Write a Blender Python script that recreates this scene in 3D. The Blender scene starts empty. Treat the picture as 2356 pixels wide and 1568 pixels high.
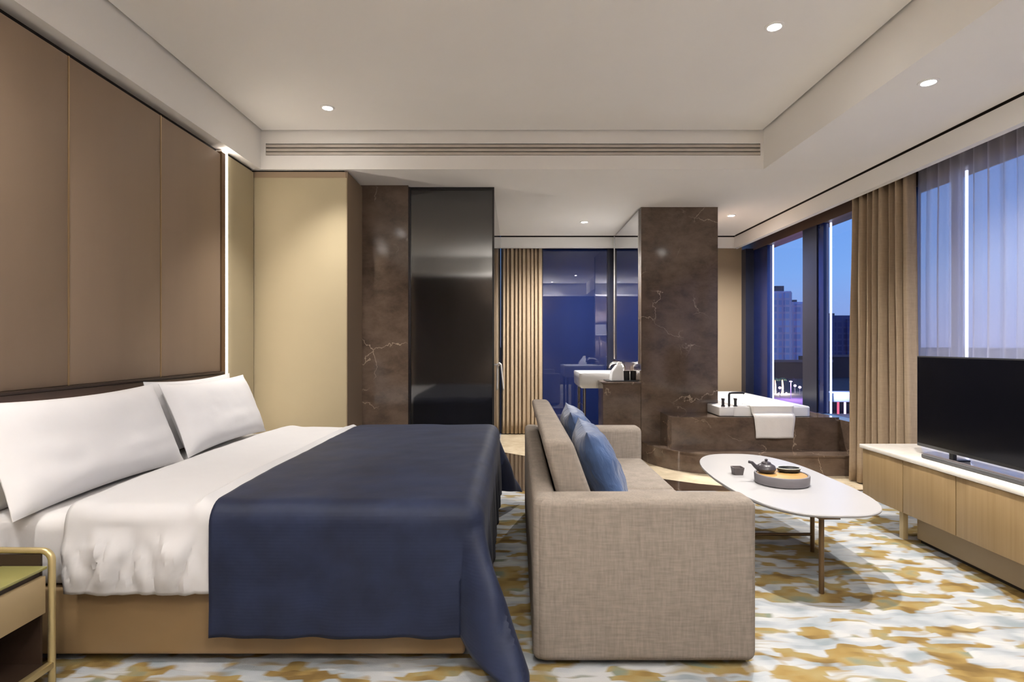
import bpy, bmesh, math, random
from mathutils import Vector, Matrix, noise
random.seed(7)
PI = math.pi
sc = bpy.context.scene
C = sc.collection

# ------------------------------------------------------------------ camera
cam_d = bpy.data.cameras.new('camera')
cam = bpy.data.objects.new('camera', cam_d); C.objects.link(cam)
cam_d.sensor_width = 36.0
cam_d.lens = 1300.0 / 2356.0 * 36.0
cam_d.shift_x = -0.0038
cam_d.shift_y = 0.0030
cam_d.clip_start = 0.05; cam_d.clip_end = 3000
cam.location = (0, 0, 1.19); cam.rotation_euler = (PI / 2, 0, 0)
sc.camera = cam

# ------------------------------------------------------------------ world: dusk sky
w = bpy.data.worlds.new('dusk_sky'); sc.world = w; w.use_nodes = True
wt = w.node_tree; wt.nodes.clear()
_o = wt.nodes.new('ShaderNodeOutputWorld'); _b = wt.nodes.new('ShaderNodeBackground')
_t = wt.nodes.new('ShaderNodeTexCoord'); _s = wt.nodes.new('ShaderNodeSeparateXYZ'); _r = wt.nodes.new('ShaderNodeValToRGB')
_m = wt.nodes.new('ShaderNodeMapRange'); _m.inputs['From Min'].default_value = -0.1; _m.inputs['From Max'].default_value = 0.6
wt.links.new(_t.outputs['Generated'], _s.inputs[0]); wt.links.new(_s.outputs['Z'], _m.inputs['Value'])
wt.links.new(_m.outputs[0], _r.inputs['Fac']); wt.links.new(_r.outputs['Color'], _b.inputs['Color']); wt.links.new(_b.outputs[0], _o.inputs[0])
_e = _r.color_ramp.elements
_e[0].position = 0.10; _e[0].color = (0.20, 0.24, 0.48, 1)
_e[1].position = 1.0; _e[1].color = (0.09, 0.22, 0.62, 1)
for p, c in ((0.16, (0.34, 0.43, 0.80, 1)), (0.30, (0.27, 0.50, 0.98, 1)), (0.5, (0.17, 0.40, 0.95, 1))):
    q = _e.new(p); q.color = c
_b.inputs['Strength'].default_value = 0.34

# ------------------------------------------------------------------ exposure
sc.view_settings.view_transform = 'Standard'; sc.view_settings.look = 'None'
sc.view_settings.gamma = 1.0; sc.view_settings.use_curve_mapping = False
sc.view_settings.exposure = 1.5

# lamp powers (each lamp is made in its downlight's builder further down)
P_VIS, P_FILL_DOWN, P_BATH, P_FILL_FLOOR = 58.0, 46.0, 118.0, 150.0
LAMP_COL = (1.0, 0.95, 0.89)

# ------------------------------------------------------------------ materials
MAT = {}
def lin(c):
    return tuple(((v / 255) / 12.92 if v / 255 <= 0.04045 else ((v / 255 + 0.055) / 1.055) ** 2.4) for v in c) + (1,)
def new_mat(name):
    m = bpy.data.materials.new(name); m.use_nodes = True; nt = m.node_tree
    return m, nt, nt.nodes['Principled BSDF']
def coords(nt, scale=(1, 1, 1)):
    t = nt.nodes.new('ShaderNodeTexCoord'); mp = nt.nodes.new('ShaderNodeMapping')
    mp.inputs['Scale'].default_value = scale; nt.links.new(t.outputs['Object'], mp.inputs['Vector'])
    return mp.outputs['Vector']
def noise_n(nt, vec, scale, detail=3, rough=0.5, dist=0.0):
    n = nt.nodes.new('ShaderNodeTexNoise'); n.inputs['Scale'].default_value = scale
    n.inputs['Detail'].default_value = detail; n.inputs['Roughness'].default_value = rough; n.inputs['Distortion'].default_value = dist
    nt.links.new(vec, n.inputs['Vector']); return n
def ramp(nt, fac, stops, interp='LINEAR'):
    r = nt.nodes.new('ShaderNodeValToRGB'); r.color_ramp.interpolation = interp
    e = r.color_ramp.elements
    e[0].position, e[0].color = stops[0]; e[1].position, e[1].color = stops[-1]
    for p, c in stops[1:-1]:
        q = e.new(p); q.color = c
    nt.links.new(fac, r.inputs['Fac']); return r.outputs['Color']
def bump(nt, h, bsdf, strength, dist=0.01):
    b = nt.nodes.new('ShaderNodeBump'); b.inputs['Strength'].default_value = strength; b.inputs['Distance'].default_value = dist
    nt.links.new(h, b.inputs['Height']); nt.links.new(b.outputs['Normal'], bsdf.inputs['Normal'])
def math_n(nt, op, a, b=None):
    n = nt.nodes.new('ShaderNodeMath'); n.operation = op
    for i, v in enumerate((a, b)):
        if v is None: continue
        if isinstance(v, (int, float)): n.inputs[i].default_value = v
        else: nt.links.new(v, n.inputs[i])
    return n.outputs[0]
def shade(c, k):
    return tuple(min(1, v * k) for v in c[:3]) + (1,)

def simple(key, col, rough=0.6, var=0.06, nscale=8, metal=0.0, bstr=0.0, bscale=60, spec=0.5, stretch=(1, 1, 1)):
    m, nt, b = new_mat(key); v = coords(nt, stretch)
    n = noise_n(nt, v, nscale, 3)
    nt.links.new(ramp(nt, n.outputs['Fac'], [(0.25, shade(col, 1 - var)), (0.75, shade(col, 1 + var))]), b.inputs['Base Color'])
    b.inputs['Roughness'].default_value = rough; b.inputs['Metallic'].default_value = metal; b.inputs['Specular IOR Level'].default_value = spec
    if bstr:
        bump(nt, noise_n(nt, v, bscale, 2).outputs['Fac'], b, bstr, 0.005)
    MAT[key] = m; return m

simple('ceiling', (0.86, 0.84, 0.81, 1), 0.85, 0.012, 2)
simple('white_paint', (0.86, 0.85, 0.83, 1), 0.7, 0.01, 3)
simple('beige_wall', lin((168, 155, 126)), 0.75, 0.02, 3, bstr=0.04, bscale=200)
simple('beige_side', lin((150, 130, 106)), 0.75, 0.02, 3)
simple('warm_wall', lin((152, 134, 110)), 0.75, 0.02, 3)
simple('panel', lin((146, 125, 105)), 0.55, 0.04, 6, bstr=0.06, bscale=260, spec=0.3, stretch=(1, 1, 0.08))
simple('panel_edge', lin((104, 76, 46)), 0.5, 0.1, 10, stretch=(1, 1, 0.1))
simple('headboard', lin((76, 60, 50)), 0.45, 0.12, 9, bstr=0.08, bscale=40)
simple('gap', lin((40, 34, 30)), 0.8, 0.05)
simple('gold_seam', lin((178, 150, 112)), 0.35, 0.05, metal=0.6)
simple('brass', lin((192, 174, 128)), 0.36, 0.06, metal=0.6)
simple('dark_brass', lin((110, 88, 62)), 0.38, 0.08, metal=0.7)
simple('chrome', (0.72, 0.72, 0.74, 1), 0.14, 0.03, metal=1.0)
simple('dark_metal', (0.05, 0.05, 0.06, 1), 0.3, 0.1, metal=0.6)
simple('black_glass', (0.012, 0.012, 0.014, 1), 0.06, 0.05, spec=0.5); MAT['black_glass'].node_tree.nodes['Principled BSDF'].inputs['IOR'].default_value = 2.0
simple('black_plastic', (0.012, 0.012, 0.014, 1), 0.4, 0.1)
simple('screen', (0.004, 0.004, 0.006, 1), 0.12, 0.05, spec=0.35)
simple('soundbar', (0.06, 0.06, 0.065, 1), 0.5, 0.15, 120)
simple('frame_navy', lin((34, 38, 56)), 0.3, 0.08, 6)
simple('frame_blue', lin((24, 36, 84)), 0.22, 0.1, 5)
simple('header', lin((88, 68, 54)), 0.5, 0.08, 6)
simple('sheet', (0.62, 0.61, 0.615, 1), 0.85, 0.02, 6, bstr=0.10, bscale=30, spec=0.2)
simple('duvet', (0.53, 0.525, 0.535, 1), 0.8, 0.015, 6, bstr=0.08, bscale=22, spec=0.2)
simple('pillowcase', (0.70, 0.69, 0.70, 1), 0.8, 0.015, 8, bstr=0.06, bscale=25, spec=0.2)
simple('bed_base', lin((132, 108, 76)), 0.55, 0.05, 3, bstr=0.03, bscale=200)
simple('towel', (0.83, 0.81, 0.79, 1), 0.95, 0.02, 20, bstr=0.3, bscale=180, spec=0.1)
simple('ceramic', (0.86, 0.86, 0.86, 1), 0.12, 0.01, 4)
simple('table_white', (0.34, 0.333, 0.338, 1), 0.3, 0.015, 5)
simple('grey_tray', lin((112, 108, 112)), 0.5, 0.12, 12, stretch=(1, 1, 6))
simple('tray_wood', lin((160, 124, 72)), 0.45, 0.10, 14, stretch=(1, 6, 1))
simple('teapot', lin((58, 54, 58)), 0.32, 0.12, 30)
simple('cup', lin((92, 84, 84)), 0.5, 0.1, 30)
simple('pale_rim', lin((170, 172, 164)), 0.4, 0.05)
simple('glass_top', lin((140, 136, 84)), 0.12, 0.04, 3)
simple('nightstand', lin((160, 140, 106)), 0.45, 0.05, 8, stretch=(1, 0.2, 1))
simple('dark_wood', lin((52, 38, 28)), 0.5, 0.15, 8)
simple('plinth', lin((158, 140, 112)), 0.45, 0.04, 4)
simple('leg_cream', lin((190, 172, 134)), 0.4, 0.04, 4)
simple('slot_grey', lin((196, 188, 178)), 0.6, 0.04)
simple('slot_dark', lin((150, 142, 134)), 0.7, 0.04)
simple('concrete', lin((100, 98, 112)), 0.8, 0.15, 0.2)
simple('city_ground', lin((58, 56, 66)), 0.9, 0.3, 0.05)
simple('leaf', lin((52, 92, 60)), 0.6, 0.25, 6)
simple('bark', lin((180, 160, 130)), 0.7, 0.15, 6)
simple('kiosk_roof', lin((200, 204, 230)), 0.6, 0.05)
simple('kiosk_wall', lin((40, 40, 70)), 0.7, 0.1)
simple('mirror', (0.80, 0.81, 0.83, 1), 0.015, 0.0, metal=1.0)
simple('rear_wall', lin((70, 58, 48)), 0.6, 0.05, 4)
simple('amber_box', lin((120, 70, 30)), 0.5, 0.1)

# brown marble with pale veins
def marble(key, dark, mid, vein, rough=0.08, vs=1.6, amount=0.5):
    m, nt, b = new_mat(key); v = coords(nt)
    n = noise_n(nt, coords(nt, (1, 1, 1.5)), 4.2, 9, 0.68, 0.15)
    base = ramp(nt, n.outputs['Fac'], [(0.28, dark), (0.55, mid), (0.78, shade(mid, 1.35))])
    n2 = noise_n(nt, v, 2.2, 5, 0.6)
    mixv = nt.nodes.new('ShaderNodeMix'); mixv.data_type = 'VECTOR'; mixv.inputs[0].default_value = 0.35
    nt.links.new(v, mixv.inputs[4]); nt.links.new(n2.outputs['Color'], mixv.inputs[5])
    vo = nt.nodes.new('ShaderNodeTexVoronoi'); vo.feature = 'DISTANCE_TO_EDGE'; vo.inputs['Scale'].default_value = vs * 2.0
    nt.links.new(mixv.outputs[1], vo.inputs['Vector'])
    thin = ramp(nt, vo.outputs['Distance'], [(0.0, (1, 1, 1, 1)), (0.012, (0, 0, 0, 1))])
    n3 = noise_n(nt, v, 2.6, 2)
    gate = ramp(nt, n3.outputs['Fac'], [(0.50, (0, 0, 0, 1)), (0.62, (1, 1, 1, 1))])
    f = math_n(nt, 'MULTIPLY', math_n(nt, 'MULTIPLY', thin, gate), amount)
    mx = nt.nodes.new('ShaderNodeMix'); mx.data_type = 'RGBA'
    nt.links.new(f, mx.inputs[0]); nt.links.new(base, mx.inputs[6]); mx.inputs[7].default_value = vein
    nt.links.new(mx.outputs[2], b.inputs['Base Color']); b.inputs['Roughness'].default_value = rough
    MAT[key] = m
marble('brown_marble', lin((72, 59, 51)), lin((106, 90, 78)), lin((190, 170, 150)), 0.10, 1.5, 0.8)
marble('dark_marble', lin((34, 28, 24)), lin((58, 46, 38)), lin((150, 130, 110)), 0.08, 1.5, 0.5)
marble('cream_marble', lin((196, 180, 150)), lin((222, 206, 178)), lin((160, 138, 104)), 0.10, 1.8, 0.7)
marble('white_marble', lin((214, 208, 198)), lin((228, 224, 216)), lin((150, 140, 130)), 0.10, 1.4, 0.5)

# linen-like woven fabrics
def linen(key, col, amp=0.16, bs=0.25, sx=140):
    m, nt, b = new_mat(key); v = coords(nt)
    a = noise_n(nt, coords(nt, (sx * 0.12, sx * 0.12, sx)), 1.0, 2)
    c = noise_n(nt, coords(nt, (sx, sx, sx * 0.12)), 1.0, 2)
    s = math_n(nt, 'MULTIPLY', math_n(nt, 'ADD', a.outputs['Fac'], c.outputs['Fac']), 0.5)
    nt.links.new(ramp(nt, s, [(0.34, shade(col, 1 - amp)), (0.66, shade(col, 1 + amp))]), b.inputs['Base Color'])
    b.inputs['Roughness'].default_value = 0.9; b.inputs['Specular IOR Level'].default_value = 0.15
    bump(nt, s, b, bs, 0.004); MAT[key] = m
linen('sofa_fabric', lin((128, 119, 110)))
linen('curtain_fabric', lin((168, 149, 126)), 0.08, 0.1)

# navy throw with a fine rib and soft sheen
m, nt, b = new_mat('navy_throw'); v = coords(nt)
n = noise_n(nt, v, 5, 4, 0.6)
nt.links.new(ramp(nt, n.outputs['Fac'], [(0.3, lin((23, 28, 46))), (0.7, lin((32, 40, 64)))]), b.inputs['Base Color'])
b.inputs['Roughness'].default_value = 0.6; b.inputs['Specular IOR Level'].default_value = 0.22; b.inputs['Sheen Weight'].default_value = 0.04; b.inputs['Sheen Roughness'].default_value = 0.4
wv = nt.nodes.new('ShaderNodeTexWave'); wv.bands_direction = 'Z'; wv.inputs['Scale'].default_value = 26; wv.inputs['Distortion'].default_value = 1.5; wv.inputs['Detail'].default_value = 2
nt.links.new(coords(nt, (0.25, 1, 1)), wv.inputs['Vector'])
bump(nt, math_n(nt, 'ADD', math_n(nt, 'MULTIPLY', wv.outputs['Fac'], 0.35), noise_n(nt, v, 40, 3).outputs['Fac']), b, 0.12, 0.004); MAT['navy_throw'] = m

# blue satin cushion
m, nt, b = new_mat('blue_satin'); v = coords(nt)
n = noise_n(nt, v, 6, 3)
nt.links.new(ramp(nt, n.outputs['Fac'], [(0.3, lin((40, 58, 92))), (0.7, lin((58, 82, 122)))]), b.inputs['Base Color'])
b.inputs['Roughness'].default_value = 0.42; b.inputs['Sheen Weight'].default_value = 0.2
bump(nt, noise_n(nt, coords(nt, (3, 9, 3)), 3.0, 3, 0.5, 0.6).outputs['Fac'], b, 0.5, 0.03); MAT['blue_satin'] = m

# oak-like cabinet fronts with upright grain
m, nt, b = new_mat('cabinet_wood'); v = coords(nt, (60, 60, 1.5))
n = noise_n(nt, v, 1.0, 4)
nt.links.new(ramp(nt, n.outputs['Fac'], [(0.3, lin((142, 118, 82))), (0.7, lin((156, 132, 96)))]), b.inputs['Base Color'])
b.inputs['Roughness'].default_value = 0.4; MAT['cabinet_wood'] = m

# carpet: ragged pale patches over ochre, in short horizontal strokes
m, nt, b = new_mat('carpet'); v = coords(nt)
sp = nt.nodes.new('ShaderNodeSeparateXYZ'); nt.links.new(v, sp.inputs[0])
wob = noise_n(nt, v, 5.0, 2)
yy = math_n(nt, 'ADD', sp.outputs['Y'], math_n(nt, 'MULTIPLY', wob.outputs['Fac'], 0.10))
row = math_n(nt, 'FLOOR', math_n(nt, 'MULTIPLY', yy, 34.0))
wn = nt.nodes.new('ShaderNodeTexWhiteNoise'); wn.noise_dimensions = '1D'; nt.links.new(row, wn.inputs['W'])
xo = math_n(nt, 'ADD', sp.outputs['X'], math_n(nt, 'MULTIPLY', wn.outputs['Value'], 0.05))
soft = math_n(nt, 'ADD', math_n(nt, 'MULTIPLY', row, 0.55 / 34.0), math_n(nt, 'MULTIPLY', yy, 0.45))
def carp(sx, sy, off, detail):
    cb = nt.nodes.new('ShaderNodeCombineXYZ')
    nt.links.new(math_n(nt, 'MULTIPLY', xo, sx), cb.inputs[0]); nt.links.new(math_n(nt, 'MULTIPLY', soft, sy), cb.inputs[1]); cb.inputs[2].default_value = off
    return noise_n(nt, cb.outputs[0], 1.0, detail).outputs['Fac']
fa = carp(5.2, 9.5, 0.0, 1.6); fb = carp(7.0, 13.0, 7.3, 1.5); fc = carp(2.2, 2.6, 3.1, 1.0); fd = carp(3.5, 42.0, 11.0, 1.0)
gold = ramp(nt, fb, [(0.30, lin((104, 84, 50))), (0.46, lin((134, 112, 68))), (0.60, lin((138, 124, 86))), (0.72, lin((112, 118, 104)))])
pale = ramp(nt, fb, [(0.28, lin((124, 132, 136))), (0.46, lin((150, 154, 158))), (0.66, lin((168, 168, 168)))])
mk = ramp(nt, math_n(nt, 'ADD', fa, math_n(nt, 'MULTIPLY', math_n(nt, 'SUBTRACT', fc, 0.5), 0.3)), [(0.458, (0, 0, 0, 1)), (0.500, (1, 1, 1, 1))])
mk = math_n(nt, 'MULTIPLY', mk, ramp(nt, fd, [(0.30, (0.25, 0.25, 0.25, 1)), (0.40, (1, 1, 1, 1))]))
mx = nt.nodes.new('ShaderNodeMix'); mx.data_type = 'RGBA'
nt.links.new(mk, mx.inputs[0]); nt.links.new(gold, mx.inputs[6]); nt.links.new(pale, mx.inputs[7])
nt.links.new(mx.outputs[2], b.inputs['Base Color']); b.inputs['Roughness'].default_value = 0.95; b.inputs['Specular IOR Level'].default_value = 0.1
bump(nt, noise_n(nt, v, 260, 2).outputs['Fac'], b, 0.4, 0.004); MAT['carpet'] = m

def emit(key, col, strength):
    m, nt, b = new_mat(key); nt.nodes.remove(b)
    e = nt.nodes.new('ShaderNodeEmission'); e.inputs['Color'].default_value = col; e.inputs['Strength'].default_value = strength
    nt.links.new(e.outputs[0], nt.nodes['Material Output'].inputs['Surface']); MAT[key] = m
emit('lamp_lens', (1, 0.96, 0.9, 1), 45.0)
emit('led_warm', (1.0, 0.90, 0.80, 1), 9.0)
emit('led_cool', (0.72, 0.76, 1.0, 1), 1.3)
emit('street_glow', (1.0, 0.72, 0.6, 1), 2.5)
emit('red_glow', (0.8, 0.12, 0.2, 1), 0.6)
emit('pink_glow', (0.95, 0.70, 0.85, 1), 0.6)

def glass(key, tint, ior=1.45, rough=0.0):
    m, nt, b = new_mat(key); nt.nodes.remove(b)
    t = nt.nodes.new('ShaderNodeBsdfTransparent'); t.inputs['Color'].default_value = tint
    g = nt.nodes.new('ShaderNodeBsdfGlossy'); g.inputs['Roughness'].default_value = rough
    lw = nt.nodes.new('ShaderNodeLayerWeight'); lw.inputs['Blend'].default_value = 0.5
    ff = math_n(nt, 'ADD', math_n(nt, 'MULTIPLY', math_n(nt, 'POWER', lw.outputs['Facing'], 4.0), 0.25), ((ior - 1) / (ior + 1)) ** 2)
    mx = nt.nodes.new('ShaderNodeMixShader')
    nt.links.new(ff, mx.inputs[0]); nt.links.new(t.outputs[0], mx.inputs[1]); nt.links.new(g.outputs[0], mx.inputs[2])
    nt.links.new(mx.outputs[0], nt.nodes['Material Output'].inputs['Surface']); MAT[key] = m
glass('pane', (0.92, 0.95, 1.0, 1), 1.3)
glass('pane_dark', (0.62, 0.66, 0.82, 1), 1.8)

# sheer curtain: part see-through, part translucent white voile
m, nt, b = new_mat('sheer'); nt.nodes.remove(b)
t = nt.nodes.new('ShaderNodeBsdfTransparent'); t.inputs['Color'].default_value = (0.97, 0.96, 1, 1)
tr = nt.nodes.new('ShaderNodeBsdfTranslucent'); tr.inputs['Color'].default_value = (0.86, 0.85, 0.96, 1)
df = nt.nodes.new('ShaderNodeBsdfDiffuse'); df.inputs['Color'].default_value = (0.82, 0.81, 0.92, 1)
m1 = nt.nodes.new('ShaderNodeMixShader'); m1.inputs[0].default_value = 0.45
m2 = nt.nodes.new('ShaderNodeMixShader')
lw = nt.nodes.new('ShaderNodeLayerWeight'); lw.inputs['Blend'].default_value = 0.35
nt.links.new(math_n(nt, 'ADD', math_n(nt, 'MULTIPLY', lw.outputs['Facing'], 0.50), 0.50), m2.inputs[0])
nt.links.new(tr.outputs[0], m1.inputs[1]); nt.links.new(df.outputs[0], m1.inputs[2])
nt.links.new(t.outputs[0], m2.inputs[1]); nt.links.new(m1.outputs[0], m2.inputs[2])
nt.links.new(m2.outputs[0], nt.nodes['Material Output'].inputs['Surface']); MAT['sheer'] = m

# navy shade cloth behind the far window
m, nt, b = new_mat('navy_shade'); nt.nodes.remove(b)
v = coords(nt)
col = ramp(nt, noise_n(nt, coords(nt, (1.5, 1, 0.15)), 1.5, 2).outputs['Fac'], [(0.3, lin((118, 138, 172))), (0.7, lin((136, 156, 190)))])
tr = nt.nodes.new('ShaderNodeBsdfTranslucent'); df = nt.nodes.new('ShaderNodeBsdfDiffuse'); m1 = nt.nodes.new('ShaderNodeMixShader'); m1.inputs[0].default_value = 0.4
nt.links.new(col, tr.inputs['Color']); nt.links.new(col, df.inputs['Color'])
nt.links.new(tr.outputs[0], m1.inputs[1]); nt.links.new(df.outputs[0], m1.inputs[2]); nt.links.new(m1.outputs[0], nt.nodes['Material Output'].inputs['Surface']); MAT['navy_shade'] = m

# far tower facade: small window grid too far away to tell apart
def facade(key, wall, win, sx, sz):
    m, nt, b = new_mat(key); v = coords(nt)
    br = nt.nodes.new('ShaderNodeTexBrick'); br.offset = 0.0
    br.inputs['Scale'].default_value = 1.0; br.inputs['Mortar Size'].default_value = 0.5; br.inputs['Brick Width'].default_value = sx; br.inputs['Row Height'].default_value = sz
    br.inputs['Color1'].default_value = win; br.inputs['Color2'].default_value = shade(win, 1.5); br.inputs['Mortar'].default_value = wall
    sp = nt.nodes.new('ShaderNodeSeparateXYZ'); cb = nt.nodes.new('ShaderNodeCombineXYZ')
    nt.links.new(v, sp.inputs[0]); nt.links.new(math_n(nt, 'ADD', sp.outputs['X'], sp.outputs['Y']), cb.inputs[0]); nt.links.new(sp.outputs['Z'], cb.inputs[1])
    nt.links.new(cb.outputs[0], br.inputs['Vector']); nt.links.new(br.outputs['Color'], b.inputs['Base Color']); b.inputs['Roughness'].default_value = 0.7
    MAT[key] = m
facade('tower_wall', lin((240, 214, 236)), lin((186, 184, 222)), 2.6, 3.0)
facade('tower_dark', lin((70, 84, 130)), lin((50, 64, 112)), 3.0, 3.2)

# ------------------------------------------------------------------ building helpers
W = {}
def wl(o):
    return W[o.name] if o is not None else Vector((0, 0, 0))
def link(o, parent, origin):
    C.objects.link(o)
    if parent is not None:
        o.parent = parent
    o.location = Vector(origin) - wl(parent); W[o.name] = Vector(origin)
def tag(o, label=None, cat=None, group=None, kind=None):
    for k, v in (('label', label), ('category', cat), ('group', group), ('kind', kind)):
        if v: o[k] = v
    return o
def thing(name, loc, label, cat, group=None):
    o = bpy.data.objects.new(name, None); o.empty_display_size = 0.1; link(o, None, loc)
    return tag(o, label, cat, group)
def from_bm(name, bm, mat, parent=None, smooth=True, origin=None):
    bmesh.ops.recalc_face_normals(bm, faces=bm.faces)
    xs = [v.co.x for v in bm.verts]; ys = [v.co.y for v in bm.verts]; zs = [v.co.z for v in bm.verts]
    og = Vector(origin) if origin else Vector(((min(xs) + max(xs)) / 2, (min(ys) + max(ys)) / 2, min(zs)))
    for v in bm.verts: v.co -= og
    me = bpy.data.meshes.new(name); bm.to_mesh(me); bm.free()
    for p in me.polygons: p.use_smooth = smooth
    if smooth:
        try: me.set_sharp_from_angle(angle=math.radians(40))
        except Exception: pass
    me.materials.append(MAT[mat])
    o = bpy.data.objects.new(name, me); link(o, parent, og); return o
def add_box(bm, x0, x1, y0, y1, z0, z1, bev=0.0, seg=2, mtx=None):
    r = bmesh.ops.create_cube(bm, size=1.0)
    vs = r['verts']
    for v in vs:
        v.co = Vector(((x0 + x1) / 2 + v.co.x * (x1 - x0), (y0 + y1) / 2 + v.co.y * (y1 - y0), (z0 + z1) / 2 + v.co.z * (z1 - z0)))
    if bev > 0:
        es = list({e for v in vs for e in v.link_edges})
        rr = bmesh.ops.bevel(bm, geom=es, offset=bev, segments=seg, affect='EDGES', profile=0.5)
        vs = list({v for f in rr['faces'] for v in f.verts} | {v for v in vs if v.is_valid})
    if mtx:
        for v in vs: v.co = mtx @ v.co
def box(name, b, mat, parent=None, bev=0.0, seg=2, mtx=None, smooth=None):
    bm = bmesh.new(); add_box(bm, *b, bev=bev, seg=seg, mtx=mtx)
    return from_bm(name, bm, mat, parent, smooth=(bev > 0) if smooth is None else smooth)
def struct(name, boxes, mat, parent=None, bev=0.0):
    bm = bmesh.new()
    for b in boxes: add_box(bm, *b, bev=bev)
    o = from_bm(name, bm, mat, parent, smooth=False)
    if parent is None: o['kind'] = 'structure'
    return o
def add_loft(bm, loops, cap0=True, cap1=True):
    rows = [[bm.verts.new(p) for p in lp] for lp in loops]
    n = len(rows[0])
    for a, b_ in zip(rows, rows[1:]):
        for i in range(n):
            bm.faces.new((a[i], a[(i + 1) % n], b_[(i + 1) % n], b_[i]))
    if cap0: bm.faces.new(rows[0][::-1])
    if cap1: bm.faces.new(rows[-1])
def loft(name, loops, mat, parent=None, cap0=True, cap1=True):
    bm = bmesh.new(); add_loft(bm, loops, cap0, cap1); return from_bm(name, bm, mat, parent)
def lathe(name, prof, c, mat, parent=None, n=32):
    loops = [[(c[0] + r * math.cos(2 * PI * i / n), c[1] + r * math.sin(2 * PI * i / n), c[2] + z) for i in range(n)] for r, z in prof]
    return loft(name, loops, mat, parent)
def add_tube(bm, pts, r, n=10):
    pts = [Vector(p) for p in pts]; loops = []
    up = Vector((0, 0, 1)); prev = None
    for i, p in enumerate(pts):
        d = (pts[min(i + 1, len(pts) - 1)] - pts[max(i - 1, 0)]).normalized()
        if prev is None:
            a = d.cross(up) if abs(d.z) < 0.95 else d.cross(Vector((0, 1, 0)))
        else:
            a = prev - d * prev.dot(d)
        a.normalize(); prev = a; b_ = d.cross(a)
        rr = r[i] if isinstance(r, (list, tuple)) else r
        loops.append([p + a * rr * math.cos(2 * PI * k / n) + b_ * rr * math.sin(2 * PI * k / n) for k in range(n)])
    add_loft(bm, loops)
def tube(name, pts, r, mat, parent=None, n=10):
    bm = bmesh.new(); add_tube(bm, pts, r, n); return from_bm(name, bm, mat, parent)
def rrect(x0, x1, y0, y1, r, z, n=6):
    out = []
    for cx, cy, a0 in ((x1 - r, y1 - r, 0), (x0 + r, y1 - r, 90), (x0 + r, y0 + r, 180), (x1 - r, y0 + r, 270)):
        for i in range(n + 1):
            a = math.radians(a0 + 90 * i / n); out.append((cx + r * math.cos(a), cy + r * math.sin(a), z))
    return out
def prism(name, poly, z0, z1, mat, parent=None, bev=0.0):
    bm = bmesh.new(); add_loft(bm, [[(x, y, z0) for x, y in poly], [(x, y, z1) for x, y in poly]])
    if bev:
        top = [e for e in bm.edges if all(abs(v.co.z - z1) < 1e-6 for v in e.verts)]
        bmesh.ops.bevel(bm, geom=top, offset=bev, segments=2, affect='EDGES')
    return from_bm(name, bm, mat, parent, smooth=True)
def grid(name, pts, mat, parent=None, thick=0.0, origin=None):
    bm = bmesh.new(); rows = [[bm.verts.new(p) for p in r] for r in pts]
    for a, b_ in zip(rows, rows[1:]):
        for i in range(len(a) - 1):
            bm.faces.new((a[i], a[i + 1], b_[i + 1], b_[i]))
    o = from_bm(name, bm, mat, parent, origin=origin)
    if thick:
        s = o.modifiers.new('thickness', 'SOLIDIFY'); s.thickness = thick; s.offset = 1
    return o
def ss(x, a, b_):
    t = max(0.0, min(1.0, (x - a) / (b_ - a))); return t * t * (3 - 2 * t)

# ------------------------------------------------------------------ floor
XL, XR, YR, YB = -2.17, 3.08, -1.6, 7.55
XW = 3.09                                  # window plane
floor = struct('floor', [(XL - 0.1, XR + 0.2, YR - 0.1, YB + 0.2, -0.12, -0.02)], 'gap')
c = box('carpet', (XL, XW, YR, 4.58, -0.02, 0.0), 'carpet', floor); 
def cream_poly():
    front = [(-0.2, 6.28), (0.0, 6.1), (0.35, 5.8), (0.7, 5.5), (1.05, 5.2), (1.33, 4.97), (1.55, 4.82), (1.81, 4.71), (2.1, 4.65), (2.45, 4.62), (XW, 4.62)]
    return front
cp = cream_poly()
prism('marble_paving', cp + [(XW, YB), (-0.2, YB)], -0.02, 0.001, 'cream_marble', floor)
prism('marble_border', [(XL, 4.58), (XW, 4.58), (XW, 4.62)] + cp[::-1][1:] + [(-0.2, YB), (XL, YB)], -0.02, 0.0, 'dark_marble', floor)

# ------------------------------------------------------------------ ceiling with raised tray
ZL, ZT = 2.60, 2.91
TX0, TX1, TY0, TY1 = -2.06, 2.0, -1.0, 4.56
ceiling = struct('ceiling', [(XL - 0.1, XR + 0.2, YR - 0.1, YB + 0.2, 3.02, 3.1)], 'ceiling')
struct('tray_panel', [(TX0 + 0.018, TX1 - 0.018, TY0 + 0.018, TY1 - 0.018, ZT, ZT + 0.03)], 'ceiling', ceiling)
struct('soffit', [(XL - 0.1, TX0, YR - 0.1, TY1, ZL, 3.02)], 'ceiling', ceiling)
struct('soffit', [(TX1, 2.84, YR - 0.1, TY1, ZL, 3.02)], 'ceiling', ceiling)
struct('soffit', [(TX0, TX1, YR - 0.1, TY0, ZL, 3.02)], 'ceiling', ceiling)
GX0, GX1, GZ0, GZ1 = -2.02, 1.975, 2.712, 2.808
struct('soffit', [(XL - 0.1, 2.84, TY1 + 0.10, 7.36, ZL, 3.02), (XL - 0.1, 2.84, TY1, TY1 + 0.10, ZL, GZ0), (XL - 0.1, 2.84, TY1, TY1 + 0.10, GZ1, 3.02),
                  (XL - 0.1, GX0, TY1, TY1 + 0.10, GZ0, GZ1), (GX1, 2.84, TY1, TY1 + 0.10, GZ0, GZ1)], 'ceiling', ceiling)
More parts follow.
